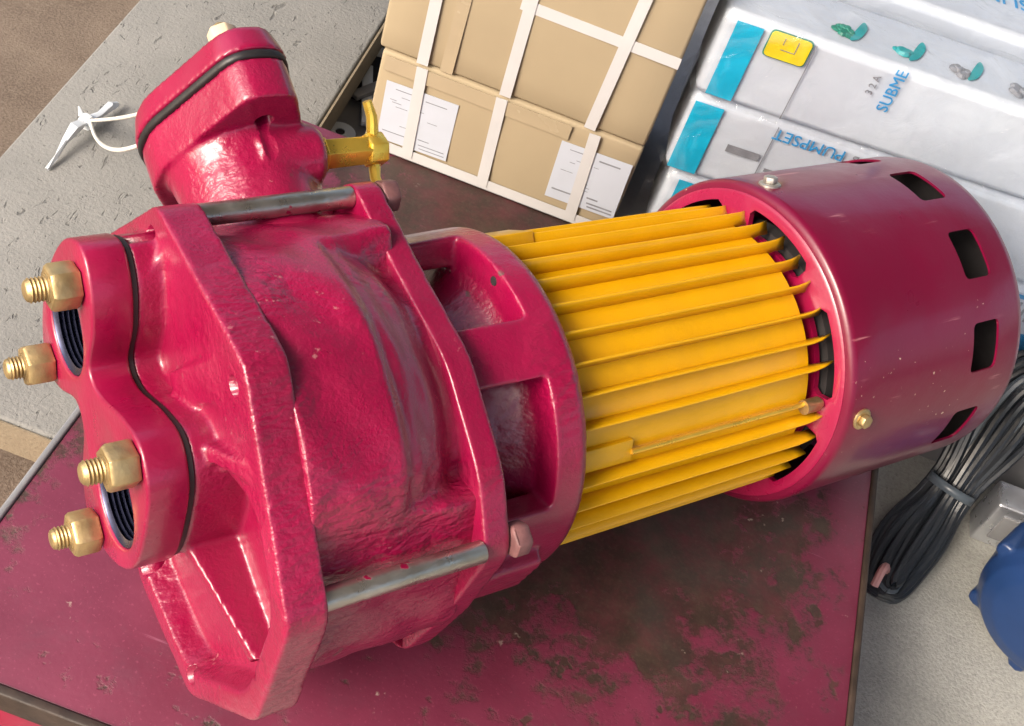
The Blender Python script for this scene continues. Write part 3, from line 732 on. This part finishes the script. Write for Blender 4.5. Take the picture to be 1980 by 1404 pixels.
add_lathe(bm, [(-.0026, 0), (-.003, .0050), (.002, .0052), (.003, .0040), (.003, 0)], (-.4025, .0945, -.0125), (.2, .96, .1), 9)
add_tube(bm, [(-.4075, .097, -.012), (-.411, .100, -.008)], .002, 6, r1=.0006)
build('plastic_tag', bm, M['whiteplastic'], tagr, tl, ang=30)

# ------------------------------------------------------------------ bench behind, brown boxes
bench = empty('steel_bench', (.1, .36, -.1), 'grey steel bench carrying the boxes behind the red table', 'bench')
bm = bmesh.new(); add_box(bm, -.33, .9, -.2, .3, .085, .1); build('bench_top', bm, M['greymetal'], bench, bevel=.001)
for x, y in ((-.325, -.195), (-.325, .27), (.87, -.195), (.87, .27)):
    bm = bmesh.new(); add_box(bm, x, x+.025, y, y+.025, 0, .0848); build('leg', bm, M['greymetal'], bench)
bm = bmesh.new(); add_box(bm, -.298, .868, -.19, -.187, 0, .0846); build('bench_apron', bm, M['greymetal'], bench)
def wavy_box(bm, x0, x1, y0, y1, z0, z1, amp=.0012, n=7, seed=0):
    vs0 = len(bm.verts); rnd = random.Random(seed)
    g = bmesh.ops.create_grid
    def face(f):
        grid = [[bm.verts.new(f(i/n, j/n)) for j in range(n+1)] for i in range(n+1)]
        for i in range(n):
            for j in range(n): bm.faces.new((grid[i][j], grid[i+1][j], grid[i+1][j+1], grid[i][j+1]))
    L = lambda a, b, t: a+(b-a)*t
    def bulge(s, t): return amp*math.sin(math.pi*s)*math.sin(math.pi*t)
    face(lambda s, t: (L(x0, x1, s), y0-bulge(s, t), L(z0, z1, t))); face(lambda s, t: (L(x0, x1, s), y1+bulge(s, t), L(z0, z1, t)))
    face(lambda s, t: (x0-bulge(s, t), L(y0, y1, s), L(z0, z1, t))); face(lambda s, t: (x1+bulge(s, t), L(y0, y1, s), L(z0, z1, t)))
    face(lambda s, t: (L(x0, x1, s), L(y0, y1, t), z1)); face(lambda s, t: (L(x0, x1, s), L(y0, y1, t), z0))
    bmesh.ops.remove_doubles(bm, verts=bm.verts, dist=1e-6)
def strip(name, parent, mat, x0, x1, z0, z1, y, th=.0004, rot=0., loc=None, nudge=0.):
    bm = bmesh.new(); n = 10
    vs = add_box(bm, x0, x1, y-th, y, z0, z1)
    if rot: bmesh.ops.rotate(bm, cent=((x0+x1)/2, y, (z0+z1)/2), matrix=Matrix.Rotation(rot, 3, 'Y'), verts=bm.verts)
    return build(name, bm, mat, parent, smooth=False)
def add_label(parent, x0, z0, w_, h, y, seed, rot):
    rnd = random.Random(seed); bm = bmesh.new(); add_box(bm, x0, x0+w_, y-.0003, y, z0, z0+h)
    rt = Matrix.Rotation(rot, 3, 'Y'); cen = (x0+w_/2, y, z0+h/2)
    bmesh.ops.rotate(bm, cent=cen, matrix=rt, verts=bm.verts); lb = build('shipping_label', bm, M['paper'], parent, smooth=False)
    bm = bmesh.new()
    for zz, a, b in ((.90, .14, .42), (.87, .56, .86), (.16, .06, .42), (.20, .56, .72), (.11, .58, .95), (.05, .60, .96)):
        add_box(bm, x0+w_*a, x0+w_*b, y-.0005, y-.0003, z0+h*zz, z0+h*zz+.0005+(.0006 if rnd.random() > .7 else 0))
    for k in range(7):
        a = rnd.uniform(.08, .75); zz = rnd.uniform(.3, .8); add_box(bm, x0+w_*a, x0+w_*(a+rnd.uniform(.06, .18)), y-.0005, y-.0003, z0+h*zz, z0+h*zz+.0003)
    bmesh.ops.rotate(bm, cent=cen, matrix=rt, verts=bm.verts)
    build('printed_lines', bm, M['ink'], lb, smooth=False)
    return lb
BX0, BX1, BY = -.2415, -.0715, .156
def brown_box(loc, label, h, rz, x0, x1, seed):
    o = empty('cardboard_box', loc, label, 'box', 'strapped brown cardboard boxes')
    o.rotation_euler = (0, rz, 0)
    bm = bmesh.new(); wavy_box(bm, x0, x1, 0, .13, .0004, h, .0016, 8, seed); c = build('carton', bm, M['card'], o, bevel=.002)
    return o
lowbox = brown_box((BX0, BY, 0), 'lower brown cardboard box with two white paper labels, on the bench behind the table', .0752, 0, 0, .1705, 1)
Y0 = -.0017
for x in (.0285, .0805, .1415): strip('strap', lowbox, M['tape'], x-.0036, x+.0036, .0035, .0745, Y0-.0004, rot=-.05)
strip('strap', lowbox, M['tape'], .001, .170, .0012, .0090, Y0, .0003)
strip('parcel_tape', lowbox, M['cleartape'], .003, .125, .063, .0735, Y0+.0004, .0006)
add_label(lowbox, .0075, .0105, .0475, .046, Y0+.0003, 3, -.03); add_label(lowbox, .1225, .0155, .0465, .046, Y0+.0003, 5, -.03)
upbox = brown_box((BX0-.003, BY+.001, .0757), 'upper brown cardboard box with crossed white straps, stacked on the labelled box', .125, 0, 0, .1735, 2)
for x in (.0275, .0815, .1405): strip('strap', upbox, M['tape'], x-.0036, x+.0036, .0006, .1245, Y0-.0004, rot=-.02 if x < .1 else .04)
strip('strap', upbox, M['tape'], .076, .1733, .0620, .0695, Y0, .0003, rot=.0)
strip('parcel_tape', upbox, M['cleartape'], .04, .048, .001, .124, Y0+.0004, .0006)

# ------------------------------------------------------------------ white cartons in plastic wrap
def carton(loc, label, kind):
    o = empty('white_carton', loc, label, 'carton', 'white cartons in clear plastic wrap'); o.rotation_euler = (0, 0, R_(4.5))
    bm = bmesh.new(); wavy_box(bm, 0, .55, 0, .052, .0003, .0592, .0014, 10, 3); build('carton', bm, M['white_carton'], o, bevel=.005, )
    f = -.0018
    if kind != 'rear':
        strip('teal_band', o, M['teal'], (.002 if kind == 'mid' else .007), (.020 if kind == 'mid' else .023), .004, .0560, f, .0004)
        strip('printed_seam', o, M['ink'], .054, .0546, .003, .0565, f, .0004)
    # clear film: bunched round the end, loose along the front and top
    bm = bmesh.new(); n = 150; grid = []; sd = len(label)*1.37
    for i in range(n+1):
        row = []
        for j in range(23):
            t = j/22; x = -.012+.50*i/n
            if t < .68: p = Vector((x, -.0055, .0015+.0585*t/.68)); nrm = Vector((0, -1, 0))
            else: p = Vector((x, -.0055+.052*(t-.68)/.32, .0632)); nrm = Vector((0, 0, 1))
            amp = .0022 if i < 22 else .0013
            q = Vector((x*55, t*6, sd)); f = noise.noise(q)+.5*abs(noise.noise(q*2.3+Vector((3, 1, 0))))
            p += nrm*amp*f
            bunch = max(0, 1-i/4.); p = p.lerp(Vector((x, .02, .03)), bunch*.45)
            row.append(bm.verts.new(p))
        grid.append(row)
    for i in range(n):
        for j in range(22): bm.faces.new((grid[i][j], grid[i+1][j], grid[i+1][j+1], grid[i][j+1]))
    build('plastic_wrap', bm, M['film'], o, ang=180)
    return o
def front_mtx(x, z, rot):   # text plane facing -Y
    return Matrix.Translation((x, -.0022, z)) @ Matrix.Rotation(R_(90), 4, 'X') @ Matrix.Rotation(rot, 4, 'Z')
cx0, cy0 = -.0555, .168
cC = carton((cx0+.006, cy0, 0), 'lowest white carton with a blue panel, mostly hidden behind the motor cowl', 'low')
strip('blue_panel', cC, M['bluebox'], .215, .34, .006, .054, -.0018, .0004)
strip('white_panel', cC, M['paper'], .230, .34, .024, .051, -.0023, .0003)
for k in range(9): strip('printed_bar', cC, M['ink'], .233+k*.0045, .2348+k*.0045, .034, .049, -.0027, .0002)
cA = carton((cx0, cy0, .0592), 'middle white carton with blue lettering upside down and a small slot', 'mid')
text_obj('printed_text', 'PUMPSET', .0112, M['bluetext'], cA, front_mtx(.0985, .0552, math.pi))
text_obj('printed_text', 'SUB', .0075, M['ink'], cA, front_mtx(.116, .0545, math.pi))
bm = bmesh.new(); add_box(bm, .031, .052, -.0022, -.0018, .028, .0335); build('handle_slot', bm, M['ink'], cA, smooth=False)
bm = bmesh.new(); add_box(bm, .058, .075, -.0022, -.0018, .0225, .025); build('printed_bar', bm, M['ink'], cA, smooth=False)
cB = carton((cx0-.002, cy0, .1184), 'upper white carton with a yellow label and green marks along its top', 'up')
bm = bmesh.new(); add_prism(bm, rounded([(.027, .0405), (.0525, .0405), (.0525, .0585), (.027, .0585)], .003), -.0024, -.0018, ax=1); build('label_border', bm, M['green'], cB, smooth=False)
bm = bmesh.new(); add_prism(bm, rounded([(.0277, .0412), (.0518, .0412), (.0518, .0579), (.0277, .0579)], .003), -.0029, -.0024, ax=1); yl = build('yellow_label', bm, M['yprint'], cB, smooth=False)
bm = bmesh.new()
for x0, x1, z0, z1 in ((.036, .0445, .0475, .0479), (.044, .0445, .0475, .0555), (.036, .0364, .051, .0555)): add_box(bm, x0, x1, -.0032, -.0029, z0, z1)
build('printed_lines', bm, M['ink'], yl, smooth=False)
text_obj('printed_text', 'SUBME', .0098, M['bluetext'], cB, front_mtx(.1085, .030, R_(90)))
cB.children[-1].data.transform(Matrix.Translation((0, 0, 0)))
text_obj('printed_text', '3 2 A', .006, M['ink'], cB, front_mtx(.0955, .038, R_(90)))
for k in range(5):
    x = .068+k*.036; bm = bmesh.new(); rnd = random.Random(k)
    for q in range(14): 
        a = rnd.uniform(0, 6.3); add_lathe(bm, [(0, 0), (.0, rnd.uniform(.002, .0038)), (.0005+.00012*q, .0018), (.0005+.00012*q, 0)], (x+.005*math.cos(a)*rnd.random(), .017+.005*math.sin(a)*rnd.random(), .0598), (0, 0, 1), 9)
    g = build('green_mark', bm, M['green'] if k == 0 else (M['bluegreen'] if k == 1 else M['ink']), cB, smooth=False)
    bm = bmesh.new(); add_prism(bm, [tuple(p) for p in smooth_pts([(x+.004, .010), (x+.010, .014), (x+.0145, .026), (x+.0125, .032), (x+.0085, .024)], 4)], .0600, .0605, ax=2)
    build('leaf_mark', bm, M['bluegreen'], g, smooth=False)
cD = carton((cx0+.03, cy0+.075, .1204), 'rear white carton behind the green marked one, cut by the top edge', 'rear')
text_obj('printed_text', 'SUMP', .017, M['bluetext'], cD, Matrix.Translation((.152, .044, .0600)) @ Matrix.Rotation(math.pi, 4, 'Z'))
bm = bmesh.new(); add_box(bm, -.05, .52, 0, .1, 0, .1196)
o = build('support_block', bm, M['greymetal'], bench, (-.0955, -.115, .1003))
o.rotation_euler = (0, 0, R_(4.5))

# ------------------------------------------------------------------ coiled cable on the floor
coil = empty('cable_coil', (.2, .1, -.1), 'coil of shiny dark grey cable, hanging off the bench onto the concrete floor', 'cable')
tl = Vector((-.2, -.1, .1)); rnd = random.Random(11)
SPN = smooth_pts([(.175, .026, -.093), (.189, .068, -.090), (.203, .106, -.074), (.2115, .134, -.032), (.215, .147, .002), (.226, .156, .014), (.262, .165, .015), (.32, .169, .015)], 8, False)
def spn(l):
    x = max(0., min(.9999, l))*(len(SPN)-1); i = int(x); p = SPN[i].lerp(SPN[i+1], x-i); t = (SPN[i+1]-SPN[i]).normalized()
    n_ = Vector((-.35, -.75, .55)); side = t.cross(n_).normalized(); return p, t, side, side.cross(t).normalized()
NS = 17
for k in range(NS):
    lay = k//8; wid = (.0035+.0175*((k % 8)/7.))*(1-.10*lay)+rnd.uniform(-.0012, .0012); off = rnd.uniform(-.003, .003); back = .012+.026*(1-(k % 8)/7.)+rnd.uniform(0, .01); end = .97-rnd.uniform(0, .03); pts = []; N = 44
    ph = rnd.uniform(0, 6)
    for i in range(N):
        t = i/N*2*math.pi; l = back+(end-back)*(1-math.cos(t))/2
        p, tg, sd_, up_ = spn(l); pinch = 1-.42*math.exp(-((l-.33)/.10)**2)
        w_ = wid*math.copysign(abs(math.sin(t))**.5, math.sin(t))*pinch+off+.0018*math.sin(l*9+ph)
        pts.append(p+sd_*w_+up_*(.0012+.0046*lay+rnd.uniform(0, .0006)+.0016*math.sin(l*7+ph)))
    pts.append(pts[0].copy())
    bm = bmesh.new(); add_tube(bm, smooth_pts(pts, 2, False), .0029, 8, .8); build('cable_loop', bm, M['cable' if k % 11 else 'cable2'], coil, tl)
p, tg, sd_, up_ = spn(.33)
bm = bmesh.new(); rings = []
for i in range(20):
    a = 2*math.pi*i/20; q = p+sd_*.0155*math.cos(a)+up_*(.0085+.0125*math.sin(a)); rings.append([bm.verts.new(q+tg*x) for x in (-.003, .003)])
for i in range(20): bm.faces.new((rings[i][0], rings[i][1], rings[(i+1) % 20][1], rings[(i+1) % 20][0]))
o = build('cable_tie', bm, M['cable2'], coil, tl); q = o.modifiers.new('solid', 'SOLIDIFY'); q.thickness = .0012; q.offset = 1
bm = bmesh.new(); add_tube(bm, smooth_pts([(.176, .046, -.088), (.172, .044, -.079), (.169, .038, -.078), (.1685, .032, -.086)], 5, False), .0028, 8); o = build('wire_end', bm, M['pinkend'], coil, tl)

# ------------------------------------------------------------------ blue pump at the right edge
bp = empty('blue_pump', (.2885, .058, -.1), 'glossy blue pump housing with a grey motor, on the floor at the right edge', 'pump')
tl = -Vector((.2885, .058, -.1)); ax_ = Vector((.55, .8, 0)).normalized(); c0 = Vector((.262, .022, -.049))
bm = bmesh.new()
add_lathe(bm, [(-.006, 0), (-.006, .030), (-.003, .040), (.006, .0475), (.022, .0502), (.034, .0502), (.037, .048), (.037, 0)], c0, ax_, 64)
for k in range(6):
    a = 2*math.pi*k/6+.35; fr = frame_to(ax_); rad = fr[0]*math.cos(a)+fr[1]*math.sin(a)
    add_lathe(bm, [(0, 0), (0, .006), (.030, .0075), (.030, 0)], c0+rad*.0475+ax_*.004, ax_, 16)
o = build('pump_head', bm, M['navy'], bp, tl); cast(o, .0014, 6)
bm = bmesh.new(); add_lathe(bm, [(.036, 0), (.036, .038), (.05, .041), (.13, .041), (.135, .038), (.135, 0)], c0, ax_, 48); build('motor_barrel', bm, M['silver'], bp, tl)
bm = bmesh.new(); add_box(bm, .238, .300, .112, .135, -.0998, -.058); build('motor_bracket', bm, M['silver'], bp, tl, bevel=.002)
bm = bmesh.new(); add_box(bm, .246, .300, .110, .1118, -.09, -.066); build('bracket_plate', bm, M['greymetal'], bp, tl, bevel=.0006)

# ------------------------------------------------------------------ bits behind the table, left of the boxes
off_ = empty('metal_offcut', (-.268, .26, -.1), 'dull grey sheet metal box, in the gap left of the brown boxes', 'metal box')
bm = bmesh.new(); add_box(bm, -.021, .023, -.075, .09, 0, .034); build('box_body', bm, M['greymetal'], off_, bevel=.001)
bm = bmesh.new(); add_box(bm, -.019, .021, .012, .085, .0342, .036); build('box_lid', bm, M['black'], off_, bevel=.0005)
brk = empty('shelf_bracket', (-.270, .265, -.0635), 'pale grey angled bracket, lying on the metal box beside the brown boxes', 'bracket')
for p, q, mt_ in (((-.012, .042, .004), (.010, -.022, .004), 'whiteplastic'), ((-.008, -.002, .0085), (.022, .050, .0085), 'greymetal'), ((-.018, .052, .012), (.024, .060, .012), 'whiteplastic')):
    p, q = Vector(p), Vector(q); d = (q-p).normalized(); n_ = Vector((-d.y, d.x, 0))*.004
    bm = bmesh.new(); add_prism(bm, [tuple((p+n_).xy), tuple((p-n_).xy), tuple((q-n_).xy), tuple((q+n_).xy)], p.z-.002, p.z+.002, ax=2); build('arm', bm, M[mt_], brk, bevel=.0006)
disc = empty('plastic_disc', (-.2745, .2275, -.0658), 'small white plastic disc with a dark hole, on the metal box behind the table corner', 'disc')
bm = bmesh.new(); add_lathe(bm, [(0, .0035), (.001, .0115), (.004, .0115), (.005, .0035)], (0, 0, .0), (0, 0, 1), 28, closed=True); d_ = build('disc_body', bm, M['whiteplastic'], disc)
bm = bmesh.new(); add_lathe(bm, [(.0001, 0), (.0001, .0033), (.0045, .0033), (.0045, 0)], (0, 0, 0), (0, 0, 1), 14); build('hub', bm, M['dark'], disc)
